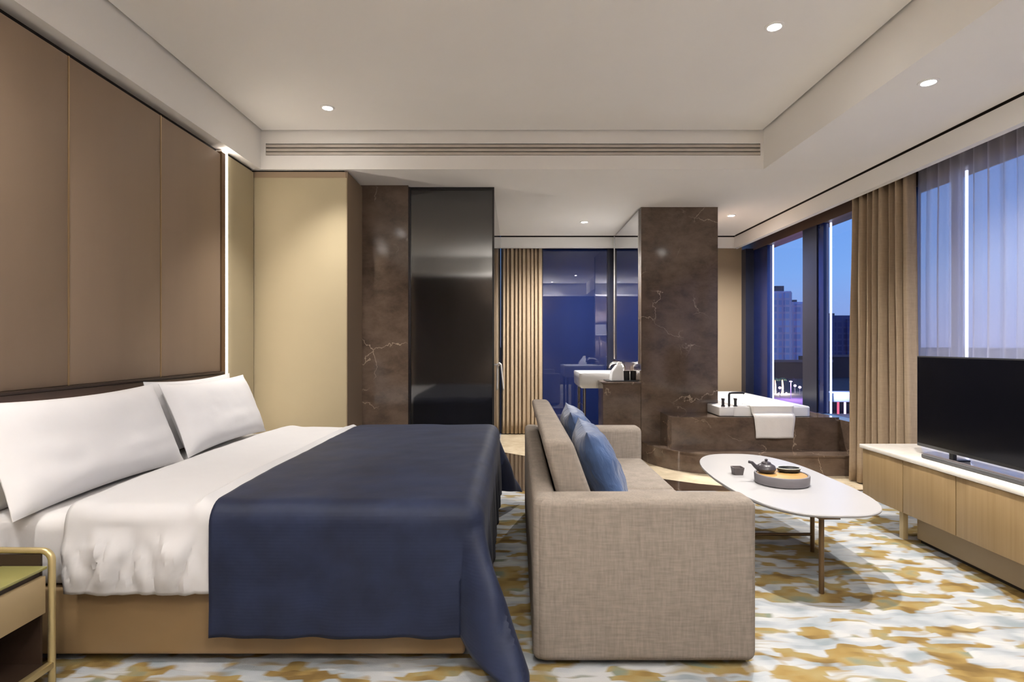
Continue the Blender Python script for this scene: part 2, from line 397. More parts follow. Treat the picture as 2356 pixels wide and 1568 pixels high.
# window pelmet boards with a shadow gap above
struct('pelmet', [(2.845, 2.885, YR - 0.1, 7.365, 2.435, 2.583), (2.885, 2.90, YR - 0.1, 7.40, 2.435, 3.02)], 'white_paint', ceiling)
struct('pelmet', [(-0.2, 2.845, 7.365, 7.405, 2.445, 2.583), (-0.2, 2.885, 7.405, 7.42, 2.445, 3.02)], 'white_paint', ceiling)
struct('shadow_gap', [(2.865, 2.884, YR, 7.38, 2.583, 3.01)], 'gap', ceiling)
struct('shadow_gap', [(-0.2, 2.86, 7.385, 7.404, 2.583, 3.01)], 'gap', ceiling)

# ------------------------------------------------------------------ walls
wall_left = struct('wall_left', [(XL - 0.12, XL, YR - 0.1, 4.56, 0, ZL)], 'gap')
struct('wall_rear', [(XL - 0.1, XR + 0.2, YR - 0.1, YR, 0, ZL)], 'rear_wall')
seams = [-1.6, -0.79, -0.10, 0.59, 1.28, 1.97, 2.66, 3.35, 4.03]
for a, b_ in zip(seams, seams[1:]):
    box('panel', (XL, -2.105, a + 0.004, b_ - 0.004, 0.995, 2.545), 'panel', wall_left, bev=0.004)
for s in seams[1:-1]:
    box('seam_strip', (XL, -2.1035, s - 0.004, s + 0.004, 0.995, 2.545), 'gold_seam', wall_left)
box('edge_strip', (XL, -2.098, 4.03, 4.085, 0.0, 2.565), 'panel_edge', wall_left, bev=0.003)
box('lower_panel', (XL, -2.12, YR, 4.03, 0.0, 0.994), 'panel', wall_left)
# beige wall beside the light strip and the beige closet block
wb = struct('wall_alcove', [(XL, -2.118, 4.135, 4.56, 0, 2.575)], 'beige_wall')
struct('shadow_gap', [(XL, -2.135, 4.135, 4.56, 2.575, ZL)], 'gap', wb)
wc = struct('wall_closet', [(XL, -1.372, 4.575, 5.02, 0, 2.535)], 'beige_wall')
struct('top_strip', [(XL, -1.378, 4.582, 5.02, 2.535, 2.585)], 'beige_side', wc)
struct('shadow_gap', [(XL, -1.40, 4.60, 5.02, 2.585, ZL)], 'gap', wc)
struct('side_panel', [(-1.372, -1.366, 4.577, 5.02, 0, 2.585)], 'beige_side', wc)
struct('wall_pillar', [(-2.0, -0.957, 5.02, YB, 0, ZL)], 'brown_marble')
# black glass enclosure
wg = struct('wall_glass', [(-0.95, -0.215, 5.105, 7.4, 0, 2.585)], 'black_plastic')
struct('glass_panel', [(-0.945, -0.212, 5.09, 5.105, 0.02, 2.575)], 'black_glass', wg)
struct('glass_panel', [(-0.215, -0.20, 5.10, 6.25, 0.02, 2.575)], 'black_glass', wg)
struct('glass_panel', [(-0.215, -0.20, 6.258, 7.36, 0.02, 2.575)], 'black_glass', wg)
struct('top_rail', [(-0.957, -0.195, 5.08, 5.10, 2.575, ZL)], 'black_plastic', wg)
struct('side_rail', [(-0.213, -0.195, 5.08, 5.11, 0, 2.575)], 'black_plastic', wg)
struct('side_rail', [(-0.957, -0.945, 5.075, 5.10, 0, 2.6)], 'dark_metal', wg)
# brown marble column block with the vanity side wall
struct('wall_column', [(1.29, 2.08, 5.82, YB, 0, ZL)], 'brown_marble')
struct('wall_back', [(2.08, 2.97, 7.425, YB, 0, 3.0)], 'warm_wall')
struct('wall_right', [(XW, XW + 0.15, YR - 0.1, YB, 0, 0.47)], 'brown_marble')

# ------------------------------------------------------------------ right-hand window
win1 = struct('window_1', [(XW - 0.03, XW + 0.16, YR - 0.1, YB + 0.1, 2.40, 3.02)], 'header')
struct('sill', [(3.055, XW + 0.16, YR - 0.1, 5.09, 0.47, 0.495)], 'dark_marble', win1)
struct('corner_post', [(2.965, XW + 0.1, 7.29, 7.425, 0.49, 2.42)], 'frame_navy', win1)
struct('corner_panel', [(XW - 0.02, XW + 0.05, 6.90, 7.29, 0.495, 2.40)], 'frame_blue', win1)
for a, b_ in ((5.64, 6.02), (4.36, 4.72), (2.2, 2.58), (0.45, 0.83), (-1.3, -0.92)):
    struct('mullion', [(XW - 0.035, XW + 0.035, a + 0.10, b_, 0.495, 2.40)], 'frame_navy', win1)
    struct('mullion_edge', [(XW - 0.02, XW + 0.035, a, a + 0.10, 0.495, 2.40)], 'frame_blue', win1)
struct('mullion', [(XW - 0.02, XW + 0.035, 3.95, 3.985, 0.495, 2.40)], 'frame_blue', win1)
struct('pane', [(XW + 0.02, XW + 0.03, 3.985, 4.36, 0.495, 2.40)], 'pane', win1)
for a, b_ in ((6.02, 6.90), (4.72, 5.64), (2.58, 3.95), (0.83, 2.2), (-0.92, 0.45)):
    struct('pane', [(XW + 0.02, XW + 0.03, a, b_, 0.495, 2.40)], 'pane', win1)
    box('led_strip', (XW + 0.032, XW + 0.045, b_ - 0.036, b_ - 0.022, 0.50, 2.395), 'led_cool', win1)
# far window behind the vanity
win2 = struct('window_2', [(-0.2, 1.29, YB, YB + 0.1, 2.46, 3.02)], 'frame_navy')
struct('frame', [(-0.2, 0.36, 7.50, YB + 0.05, 0, 2.46)], 'frame_navy', win2)
struct('frame', [(1.22, 1.29, 7.50, YB + 0.05, 0, 2.46)], 'frame_navy', win2)
struct('frame', [(0.36, 1.22, 7.50, YB + 0.05, 0, 0.06)], 'frame_navy', win2)
struct('pane', [(0.36, 1.22, 7.52, 7.53, 0.06, 2.46)], 'pane_dark', win2)
struct('blind', [(0.30, 1.28, 7.60, 7.603, 0.03, 2.5)], 'navy_shade', win2)

# ------------------------------------------------------------------ curtains
def curtain(name, path, z0, z1, amp0, amp1, per, mat, label, normal, gather=0.5, group=None, n_per=14, seed=1):
    # path: (start, end) in the run direction; normal: 'x' folds push along X, 'y' along Y
    (a, b_, fixed) = path; L = abs(b_ - a); nf = max(3, int(L / per)); N = nf * n_per
    rs = random.Random(seed); ph = [rs.uniform(0.75, 1.25) for _ in range(nf + 1)]
    rows = []
    for j in range(15):
        t = j / 14; z = z0 + (z1 - z0) * t; amp = amp0 + (amp1 - amp0) * (1 - t)
        row = []
        for i in range(N + 1):
            u = i / N; k = ph[min(nf, int(u * nf))]
            s = u * nf * 2 * PI
            off = amp * k * (1 - 2 * abs(math.sin(s / 2 + 0.25 * math.sin(u * 17 + seed))) ** 0.9) if mat != 'sheer' else amp * k * (math.sin(s) + 0.4 * math.sin(1.7 * s + 1.1))
            off += 0.012 * noise.noise((u * 7, t * 2.2, seed)) * (1.6 - t)
            q = a + (b_ - a) * u + 0.35 * amp * math.cos(s) * (1 if b_ > a else -1)
            q += (u - 0.5) * 0.06 * (1 - t) * (1 if b_ > a else -1) * gather
            row.append((fixed + off, q, z) if normal == 'x' else (q, fixed + off, z))
        rows.append(row)
    mid = (a + b_) / 2
    th = thing(name, (fixed, mid, z0) if normal == 'x' else (mid, fixed, z0), label, 'curtain', group)
    grid('drape', rows, mat, th, thick=0.0 if mat == 'sheer' else 0.004)
    return th
ct = curtain('drape_curtain', (4.20, 4.93, 2.95), 0.012, 2.50, 0.046, 0.052, 0.085, 'curtain_fabric', 'taupe drape gathered between sheer curtain and tub platform', 'x', 1.4, seed=3)
box('hem', (2.915, 2.995, 4.2, 4.92, 2.50, 2.54), 'curtain_fabric', ct, bev=0.01); ct.children[-1].name = 'heading_tape'
c2 = curtain('drape_curtain', (-0.185, 0.34, 7.455), 0.012, 2.50, 0.018, 0.020, 0.052, 'curtain_fabric', 'taupe drape hanging beside black glass enclosure at the far window', 'y', 0.2, seed=5)
box('heading_tape', (-0.18, 0.33, 7.44, 7.475, 2.50, 2.54), 'curtain_fabric', c2, bev=0.005)
sh = curtain('sheer_curtain', (-1.4, 4.26, 3.030), 0.02, 2.52, 0.015, 0.016, 0.105, 'sheer', 'translucent pale sheer curtain drawn across window behind television', 'x', 0.2, seed=9)
box('heading_tape', (3.02, 3.036, -1.4, 4.26, 2.52, 2.54), 'towel', sh)

# ------------------------------------------------------------------ air diffuser in the tray
df = thing('air_diffuser', (-0.02, TY1, GZ0), 'long slotted grey air diffuser in ceiling step above closet', 'air vent')
struct('housing', [(GX0, GX1, TY1 + 0.085, TY1 + 0.099, GZ0 + 0.001, GZ1 - 0.001)], 'slot_grey', df)
for z in (GZ0 + 0.004, GZ0 + 0.034, GZ0 + 0.066):
    box('vane', (GX0 + 0.002, GX1 - 0.002, TY1 + 0.002, TY1 + 0.084, z, z + 0.022), 'slot_grey', df)
box('end_cap', (GX0 + 0.0005, GX0 + 0.0018, TY1 + 0.005, TY1 + 0.084, GZ0 + 0.001, GZ1 - 0.001), 'slot_dark', df)
box('end_cap', (GX1 - 0.0018, GX1 - 0.0005, TY1 + 0.005, TY1 + 0.084, GZ0 + 0.001, GZ1 - 0.001), 'slot_dark', df)

# ------------------------------------------------------------------ downlights
def downlight(x, y, z, power, label, size=150, blend=0.9, rad=0.03, group=None, target=None):
    t = thing('downlight', (x, y, z), label, 'light', group)
    lathe('trim_ring', [(0.034, -0.001), (0.036, -0.007), (0.048, -0.006), (0.052, -0.0005)], (x, y, z), 'white_paint', t, 28)
    lathe('lens', [(0.001, -0.0035), (0.033, -0.0035), (0.033, -0.001), (0.001, -0.001)], (x, y, z), 'lamp_lens', t, 24)
    ld = bpy.data.lights.new('downlight_lamp', 'SPOT'); ld.energy = power; ld.color = LAMP_COL
    ld.spot_size = math.radians(size); ld.spot_blend = blend; ld.shadow_soft_size = rad
    lo = bpy.data.objects.new('downlight_lamp', ld); C.objects.link(lo); lo.parent = t; lo.location = (0, 0, -0.03)
    return t
downlight(-1.37, 4.11, ZT, P_VIS * 1.2, 'lit round downlight in raised ceiling above bed pillows', size=84, blend=1.0)
downlight(1.40, 3.06, ZT, P_VIS * 2.0, 'lit round downlight in raised ceiling above coffee table', size=105, blend=1.0)
downlight(2.22, 3.04, ZL, P_VIS * 1.1, 'lit round downlight in lower ceiling above television cabinet', size=130, blend=1.0)
downlight(0.79, 6.52, ZL, P_BATH, 'lit round downlight in lower ceiling before the vanity mirror')
downlight(2.36, 6.19, ZL, P_BATH, 'lit round downlight in lower ceiling over the bathtub')
for x, y in ((-1.78, 1.3), (0.1, 0.4), (1.5, 0.9), (-0.3, -0.6), (1.0, -0.6)):  # unseen downlights behind the camera, added as fill for the room
    downlight(x, y, ZT, P_FILL_DOWN * (1.25 if x < -1.5 else 1.0), 'added unseen fill downlight in raised ceiling in the entrance half of the room', rad=0.06, group='added fill downlights in the entrance half of the room')

def fill_floor_lamp(x, y, label):  # out-of-view lamp added to brighten the ceiling
    t = thing('fill_floor_lamp', (x, y, 0), label, 'lamp')
    lathe('base', [(0.14, 0.0), (0.14, 0.015), (0.02, 0.022)], (x, y, 0), 'dark_brass', t, 28)
    tube('pole', [(x, y, 0.02), (x, y, 1.5)], 0.011, 'dark_brass', t)
    bm = bmesh.new(); n = 32
    add_loft(bm, [[(x + r * math.cos(2 * PI * i / n), y + r * math.sin(2 * PI * i / n), z) for i in range(n)] for r, z in ((0.22, 1.45), (0.17, 1.75))], False, False)
    from_bm('shade', bm, 'towel', t)
    ld = bpy.data.lights.new('fill_lamp_bulb', 'POINT'); ld.energy = P_FILL_FLOOR; ld.color = LAMP_COL; ld.shadow_soft_size = 0.05
    lo = bpy.data.objects.new('fill_lamp_bulb', ld); C.objects.link(lo); lo.parent = t; lo.location = (0, 0, 1.66)
fill_floor_lamp(0.15, -1.2, 'added unseen fill lamp with fabric shade standing by the rear wall')

# ------------------------------------------------------------------ headboard light strip
ls = thing('light_strip', (-2.12, 4.11, 0.3), 'bright vertical light strip at edge of brown panelled wall', 'light')
box('channel', (XL, -2.125, 4.087, 4.133, 0.3, 2.598), 'white_paint', ls)
box('diffuser', (-2.125, -2.108, 4.088, 4.132, 0.3, 2.597), 'led_warm', ls)

# ------------------------------------------------------------------ bed
BX0, BXF, BYN, BYF = -2.06, -0.17, 2.10, 4.06
hb = thing('headboard', (-2.1, 3.0, 0), 'dark brown low headboard band behind the bed pillows', 'headboard')
box('board', (-2.097, -2.080, 2.0, 4.028, 0.0, 0.980), 'headboard', hb, bev=0.006)
box('cap', (-2.097, -2.076, 2.0, 4.028, 0.980, 0.995), 'dark_wood', hb, bev=0.003)
bed = thing('bed', (-1.1, 3.08, 0), 'king size bed with tan upholstered base and white mattress', 'bed')
box('plinth', (-2.04, -0.26, 2.18, 3.98, 0.0, 0.045), 'gap', bed)
box('base', (BX0, -0.19, BYN, BYF, 0.035, 0.283), 'bed_base', bed, bev=0.012, seg=3)
def mattress():
    bm = bmesh.new(); add_box(bm, BX0 + 0.003, -0.16, BYN - 0.005, BYF + 0.005, 0.285, 0.555, bev=0.06, seg=5)
    bmesh.ops.subdivide_edges(bm, edges=[e for e in bm.edges if e.calc_length() > 0.3], cuts=30, use_grid_fill=True)
    for v in bm.verts:
        n = noise.noise((v.co.x * 5, v.co.y * 5, v.co.z * 9))
        if v.co.y < BYN + 0.1: v.co.y += 0.006 * n
        v.co.z += 0.004 * n
    return from_bm('mattress', bm, 'sheet', bed)
mattress()
def rnd(d, R):
    q = R * PI / 2
    if d < q: return R * math.sin(d / R), R * (1 - math.cos(d / R))
    return R, R + d - q
def drape(name, mat, label, cat, s0, foot, yn, yf, top, on, of, ofoot, R, flare, wr, nx=120, ny=190, extra=None, group=None):
    pts = []
    for i in range(nx + 1):
        s = s0 + (foot - R + ofoot - s0) * i / nx
        row = []
        for j in range(ny + 1):
            t = yn + R - on + (yf - yn - 2 * R + on + of) * j / ny
            a = max(0.0, s - (foot - R)); bn = max(0.0, (yn + R) - t); bf = max(0.0, t - (yf - R)); b_ = max(bn, bf)
            sg = -1 if bn > 0 else 1
            x = min(s, foot - R); y = min(max(t, yn + R), yf - R); z = top
            z += 0.016 * (1 - ((y - (yn + yf) / 2) / ((yf - yn) / 2)) ** 4) 
            dn = 0
            if a > 0 or b_ > 0:
                r = math.hypot(a, b_); ph = math.atan2(b_, a); o_, dn = rnd(r, R)
                fl = flare * math.sin(2 * ph) ** 2 * max(0, dn - 0.08) if (a > 0 and b_ > 0) else 0
                hang = max(0, dn - R)
                # soft vertical folds in the hanging parts
                q = (t if a > b_ else s)
                fold = wr * ss(hang, 0.0, 0.3) * (math.sin(q * 21 + 1.3) + 0.6 * math.sin(q * 37 + 0.4))
                out = o_ + fl + fold + 0.02 * hang
                dd = math.sqrt(max(dn * dn - fl * fl, 0.0001)) if fl > 0 else dn
                z -= dd
                x += math.cos(ph) * (out - 0.22 * fl); y += sg * math.sin(ph) * out
                if z < 0.012:
                    ov = 0.012 - z; z = 0.012 + 0.004 * abs(math.sin(ov * 20)); x += math.cos(ph) * ov * 0.5; y += sg * math.sin(ph) * ov * 0.5
            n = noise.noise((x * 4, y * 4, z * 4)) + 0.5 * noise.noise((x * 11, y * 11, z * 9 + 3))
            z += 0.004 * n if dn < R else 0
            if dn >= R: y += sg * 0.004 * n if b_ > 0 else 0
            if extra: x, y, z = extra(s, t, x, y, z, dn, bn)
            row.append((x, y, z))
        pts.append(row)
    o = grid(name, pts, mat, None, thick=0.010); tag(o, label, cat, group); return o
def duvet_extra(s, t, x, y, z, dn, bn):
    # rolled edge near the throw and crumples over the near side
    z += 0.020 * math.exp(-((s + 1.165) / 0.022) ** 2) * (1 if dn < 0.2 else 0.2)
    z += 0.012 * math.exp(-((s + 1.60) / 0.05) ** 2) * (1 if dn < 0.1 else 0)
    if bn > 0 and s < -1.12:
        k = (1 - ss(s, -1.2, -1.12)) * ss(bn, 0.08, 0.2) * (1 - ss(bn, 0.26, 0.38))
        y -= k * (0.048 * abs(noise.noise((s * 15 + bn * 4, bn * 3, 0.3))) + 0.026 * abs(noise.noise((s * 30 - bn * 9, bn * 6, 1.3))) + 0.006 * math.sin(s * 34 + 6 * noise.noise((s * 3, 0, 1))) ** 2)
    return x, y, z
drape('duvet', 'duvet', 'white duvet spread over the bed between pillows and navy throw', 'duvet', -1.64, -0.15, BYN - 0.035, BYF + 0.03, 0.585, 0.335, 0.33, 0.30, 0.055, 0.25, 0.004, extra=duvet_extra)
th = drape('bed_throw', 'navy_throw', 'navy blue bed throw draped over foot end of the bed', 'blanket', -1.105, -0.125, BYN - 0.058, BYF + 0.045, 0.602, 0.51, 0.40, 0.50, 0.07, 0.56, 0.007, nx=110, ny=170)

# pillows
def pillow_mesh(name, w_, h, th_, mtx, mat, parent=None, seed=0, flange=0.012, nu=30, nv=22, ear=0.16, wrk=0.006):
    bm = bmesh.new(); rows = {}
    for side in (1, -1):
        rr = []
        for j in range(nv + 1):
            v = -1 + 2 * j / nv; row = []
            for i in range(nu + 1):
                u = -1 + 2 * i / nu
                x = w_ / 2 * u * (1 - ear * 0.5 * (1 - v * v) * abs(u) ** 3 * 0.5); y = h / 2 * v * (1 - ear * (1 - u * u) * abs(v) ** 3 * 0.6)
                p = (max(0, 1 - u ** 4) ** 0.7) * (max(0, 1 - v ** 4) ** 0.7)
                z = side * (th_ / 2 * p + flange * 0.15)
                z += wrk * p * (noise.noise((u * 2.5 + seed, v * 2.5, side)) + 0.6 * noise.noise((u * 6 + seed, v * 5, side * 2)))
                row.append(bm.verts.new(mtx @ Vector((x, y, z))))
            rr.append(row)
        rows[side] = rr
        for a, b_ in zip(rr, rr[1:]):
            for i in range(nu): bm.faces.new((a[i], a[i + 1], b_[i + 1], b_[i]))
    A, B = rows[1], rows[-1]
    def edge(g): return [g[0][i] for i in range(nu + 1)] + [g[j][nu] for j in range(1, nv + 1)] + [g[nv][i] for i in range(nu - 1, -1, -1)] + [g[j][0] for j in range(nv - 1, 0, -1)]
    ea, eb = edge(A), edge(B); n = len(ea)
    for i in range(n): bm.faces.new((ea[i], ea[(i + 1) % n], eb[(i + 1) % n], eb[i]))
    return from_bm(name, bm, mat, parent)
def frame_m(c, xa, ya):
    xa = Vector(xa).normalized(); ya = Vector(ya); ya = (ya - xa * ya.dot(xa)).normalized(); za = xa.cross(ya)
    m = Matrix((xa, ya, za)).transposed().to_4x4(); m.translation = Vector(c); return m
def lean_pillow(yc, bx, bz, tx, tz, w_, th_, label, seed, yaw=0.0):
    # bottom edge at (bx,bz), top edge at (tx,tz), width along Y
    up = Vector((tx - bx, 0, tz - bz)); h = up.length
    m = frame_m(((bx + tx) / 2, yc, (bz + tz) / 2), (math.sin(yaw), math.cos(yaw), 0), up)
    o = pillow_mesh('bed_pillow', w_, h, th_, m, 'pillowcase', None, seed)
    tag(o, label, 'pillow', 'pillows at the head of the bed'); return o
lean_pillow(2.50, -1.955, 0.552, -2.02, 0.94, 1.02, 0.09, 'white bed pillow against headboard, behind the pillow by the nightstand', 11)
lean_pillow(3.53, -1.965, 0.56, -2.025, 0.985, 0.92, 0.075, 'white bed pillow against headboard, behind the pillow by the light strip', 12)
lean_pillow(2.53, -1.79, 0.556, -1.965, 0.975, 1.04, 0.155, 'white bed pillow leaning in front, on the nightstand side', 13)
lean_pillow(3.585, -1.80, 0.565, -1.965, 0.97, 0.96, 0.155, 'white bed pillow leaning in front, on the light strip side', 14)

# ------------------------------------------------------------------ nightstand
NX, NY0, NY1 = -1.63, 1.45, 1.985
ns = thing('nightstand', (-1.86, 1.72, 0), 'beige nightstand with brass frame and glass top beside bed', 'nightstand')
box('drawer_box', (-2.07, NX - 0.025, NY0 + 0.02, NY1 - 0.018, 0.25, 0.405), 'dark_wood', ns, bev=0.004)
dr = box('drawer', (NX - 0.025, NX - 0.006, NY0 + 0.02, NY1 - 0.018, 0.255, 0.385), 'nightstand', ns, bev=0.003)
box('glass_top', (-2.07, NX - 0.004, NY0 + 0.016, NY1 - 0.014, 0.407, 0.417), 'glass_top', ns, bev=0.002)
box('back_panel', (-2.078, -2.07, NY0, NY1, 0.06, 0.44), 'dark_wood', ns)
box('gallery_panel', (-2.06, NX - 0.03, NY1 - 0.012, NY1 - 0.004, 0.06, 0.455), 'dark_wood', ns)
box('gallery_panel', (-2.06, NX - 0.03, NY0 + 0.004, NY0 + 0.012, 0.06, 0.455), 'dark_wood', ns)
for y in (NY0, NY1):
    pts = [(NX, y, 0.0), (NX, y, 0.43)] + [(NX - 0.035 + 0.035 * math.cos(a), y, 0.43 + 0.035 * math.sin(a)) for a in [math.radians(t) for t in range(10, 91, 10)]] + [(-2.07, y, 0.468)]
    tube('frame_bar', pts, 0.0115, 'brass', ns, 10)
    tube('leg', [(-2.062, y, 0.0), (-2.062, y, 0.455)], 0.0115, 'brass', ns, 10)
box('bottom_rail', (NX - 0.012, NX + 0.010, NY0, NY1, 0.055, 0.078), 'brass', ns, bev=0.003)
box('bottom_shelf', (-2.06, NX - 0.012, NY0 + 0.01, NY1 - 0.01, 0.06, 0.072), 'dark_wood', ns)

# ------------------------------------------------------------------ sofa
SX0, SX1, SY0, SY1, SZ = 0.075, 0.885, 2.07, 4.02, 0.62
sf = thing('sofa', (0.48, 3.05, 0), 'two-seat sofa in grey beige linen at foot of the bed', 'sofa')
box('base', (SX0 + 0.03, SX1 - 0.03, SY0 + 0.03, SY1 - 0.03, 0.03, 0.26), 'sofa_fabric', sf, bev=0.01)
box('arm', (SX0, SX1 + 0.003, SY0, SY0 + 0.15, 0.018, SZ), 'sofa_fabric', sf, bev=0.035, seg=5)
box('arm', (SX0, SX1 - 0.02, SY1 - 0.15, SY1, 0.018, SZ), 'sofa_fabric', sf, bev=0.035, seg=5)
box('back_frame', (SX0 - 0.012, SX0 + 0.078, SY0 + 0.01, SY1 - 0.01, 0.018, SZ + 0.004), 'sofa_fabric', sf, bev=0.03, seg=5)
ym = (SY0 + SY1) / 2
for a, b_ in ((SY0 + 0.152, ym - 0.002), (ym + 0.002, SY1 - 0.152)):
    box('seat_cushion', (SX0 + 0.08, SX1 - 0.02, a, b_, 0.262, 0.415), 'sofa_fabric', sf, bev=0.03, seg=4)
for k, (a, b_) in enumerate(((SY0 + 0.155, ym - 0.004), (ym + 0.004, SY1 - 0.155))):
    bm = bmesh.new(); add_box(bm, 0.0, 0.155, a, b_, 0.0, 0.43, bev=0.035, seg=4)
    top = 0.0
    for v in bm.verts:
        q = v.co.z / 0.43; wd = 1 - 0.22 * q
        v.co.x = 0.215 - 0.115 * q + v.co.x * wd; v.co.z = 0.405 + v.co.z * 0.955
    from_bm('back_cushion', bm, 'sofa_fabric', sf)
for x in (SX0 + 0.08, SX1 - 0.08):
    for y in (SY0 + 0.08, SY1 - 0.08):
        lathe('foot', [(0.02, 0.0), (0.024, 0.005), (0.024, 0.032)], (x, y, 0.0), 'black_plastic', sf, 14)
def sofa_pillow(yc, label, seed, w_=0.52, dx=0.0, tilt=0.0):
    up = Vector((-0.16, tilt, 0.40))
    m = frame_m((0.40 + dx, yc, 0.60), (0.04, 1, 0), up)
    o = pillow_mesh('throw_pillow', w_, 0.44, 0.17, m, 'blue_satin', None, seed, wrk=0.016)
    tag(o, label, 'pillow', 'blue pillows on the sofa')
sofa_pillow(2.72, 'blue satin throw pillow on sofa beside the broad near armrest by the bed corner', 21)
sofa_pillow(3.46, 'blue satin throw pillow on sofa beside the armrest facing the marble column', 22, 0.54)

# ------------------------------------------------------------------ coffee table
TCX, TCY, TZ = 1.515, 3.34, 0.40
def top_outline(k, z, n=72):
    out = []
    for i in range(n):
        a = 2 * PI * i / n; cx, sy = math.cos(a), math.sin(a); e = 2 / 2.9
        x = math.copysign(abs(cx) ** e, cx); y = math.copysign(abs(sy) ** e, sy)
        wx = 0.345 * (1 - 0.10 * max(0, y) ** 2)
        out.append((TCX + (wx * x + 0.03 * y * (1 if y > 0 else 0)) * k - 0.0, TCY + 0.735 * y * k, z))
    return out
ctb = thing('coffee_table', (TCX, TCY, 0), 'low coffee table with white pebble-shaped top and thin bronze legs', 'table')
loft('table_top', [top_outline(0.90, TZ - 0.030), top_outline(0.97, TZ - 0.020), top_outline(0.998, TZ - 0.010), top_outline(1.0, TZ - 0.004), top_outline(0.994, TZ)], 'table_white', ctb)
for x, y in ((1.46, 2.70), (1.70, 3.24), (1.25, 3.24), (1.52, 3.95)):
    tube('leg', [(x, y, 0.0), (x, y, TZ - 0.03)], 0.012, 'dark_brass', ctb, 12)
tube('crossbar', [(1.25, 3.24, 0.10), (1.70, 3.24, 0.10)], 0.009, 'dark_brass', ctb)
box('under_rail', (1.44, 1.54, 2.68, 3.97, TZ - 0.042, TZ - 0.030), 'dark_brass', ctb)
# round tray with tea things
RX, RY = 1.51, 3.21
tr_ = thing('tea_tray', (RX, RY, TZ), 'round grey drum-shaped tea tray with wooden inlay on coffee table', 'tray')
lathe('drum', [(0.135, 0.0), (0.143, 0.006), (0.146, 0.05), (0.143, 0.056), (0.134, 0.056), (0.132, 0.046)], (RX, RY, TZ), 'grey_tray', tr_, 48)
lathe('inlay', [(0.131, 0.044), (0.131, 0.052), (0.128, 0.0535)], (RX, RY, TZ), 'tray_wood', tr_, 48)
PX, PY, PZ = RX - 0.075, RY + 0.03, TZ + 0.0535
tp = thing('teapot', (PX, PY, PZ), 'small dark grey clay teapot standing on round tea tray', 'teapot')
lathe('body', [(0.026, 0.0), (0.045, 0.008), (0.053, 0.024), (0.048, 0.040), (0.030, 0.052), (0.022, 0.054)], (PX, PY, PZ), 'teapot', tp, 28)
ld_ = lathe('lid', [(0.026, 0.054), (0.024, 0.060), (0.012, 0.065), (0.006, 0.067)], (PX, PY, PZ), 'teapot', tp, 24)
lathe('knob', [(0.005, 0.066), (0.009, 0.071), (0.008, 0.077), (0.002, 0.080)], (PX, PY, PZ), 'teapot', ld_, 16)
tube('spout', [(PX - 0.042, PY, PZ + 0.024), (PX - 0.065, PY, PZ + 0.04), (PX - 0.082, PY, PZ + 0.058), (PX - 0.10, PY, PZ + 0.062)], [0.016, 0.011, 0.009, 0.008], 'teapot', tp)
tube('handle', [(PX + 0.02, PY + 0.045, PZ + 0.042), (PX + 0.028, PY + 0.068, PZ + 0.048), (PX + 0.03, PY + 0.078, PZ + 0.032), (PX + 0.026, PY + 0.064, PZ + 0.014), (PX + 0.02, PY + 0.044, PZ + 0.012)], 0.0055, 'teapot', tp)
DX, DY = RX + 0.062, RY + 0.045
dsh = thing('tea_dish', (DX, DY, PZ), 'shallow dark oval tea dish with pale rim on round tea tray', 'dish')
def oval(rx, ry, z, n=32):
    return [(DX + rx * math.cos(2 * PI * i / n), DY + ry * math.sin(2 * PI * i / n), PZ + z) for i in range(n)]
loft('bowl', [oval(0.05, 0.03, 0.0), oval(0.062, 0.042, 0.008), oval(0.066, 0.046, 0.022), oval(0.060, 0.040, 0.022), oval(0.054, 0.034, 0.010)], 'black_plastic', dsh)
loft('rim', [oval(0.060, 0.040, 0.022), oval(0.067, 0.047, 0.022), oval(0.067, 0.047, 0.026), oval(0.060, 0.040, 0.026)], 'pale_rim', dsh, False, False)
CX_, CY_ = 1.345, 3.43
tc = thing('tea_cup', (CX_, CY_, TZ), 'small square grey tea cup alone on coffee table top', 'cup')
loft('cup_body', [rrect(CX_ - .026, CX_ + .026, CY_ - .026, CY_ + .026, .006, TZ), rrect(CX_ - .033, CX_ + .033, CY_ - .033, CY_ + .033, .008, TZ + .045), rrect(CX_ - .029, CX_ + .029, CY_ - .029, CY_ + .029, .007, TZ + .045), rrect(CX_ - .024, CX_ + .024, CY_ - .024, CY_ + .024, .006, TZ + .01)], 'cup', tc)

# ------------------------------------------------------------------ television cabinet
cb = thing('tv_cabinet', (2.55, 2.5, 0), 'long low oak television cabinet with white marble top', 'cabinet')
FX = 2.30; ends = [0.91, 1.32, 1.73, 2.14, 2.55, 2.955, 3.36, 3.75]
box('body', (FX + 0.018, 2.80, ends[0], 3.748, 0.19, 0.500), 'cabinet_wood', cb)
for a, b_ in zip(ends, ends[1:]):
    box('door', (FX, FX + 0.018, a + 0.003, b_ - 0.003, 0.188, 0.498), 'cabinet_wood', cb, bev=0.002)
box('marble_top', (FX - 0.012, 2.815, ends[0] - 0.01, 3.765, 0.502, 0.527), 'white_marble', cb, bev=0.003)
box('plinth', (2.415, 2.78, ends[0], 3.40, 0.022, 0.19), 'plinth', cb)
box('kick', (2.43, 2.77, ends[0] + 0.02, 3.39, 0.0, 0.022), 'gap', cb)
for y in (3.46, 0.98):
    box('leg', (2.36, 2.39, y - 0.018, y + 0.018, 0.0, 0.19), 'leg_cream', cb, bev=0.002)
    box('leg', (2.72, 2.75, y - 0.018, y + 0.018, 0.0, 0.19), 'leg_cream', cb, bev=0.002)
tv = thing('television', (2.47, 2.88, 0.527), 'black flat-screen television on the white marble cabinet top', 'television')
box('casing', (2.452, 2.49, 2.31, 3.455, 0.572, 1.118), 'black_plastic', tv, bev=0.004)
box('screen', (2.4495, 2.453, 2.318, 3.447, 0.592, 1.110), 'screen', tv, smooth=False)
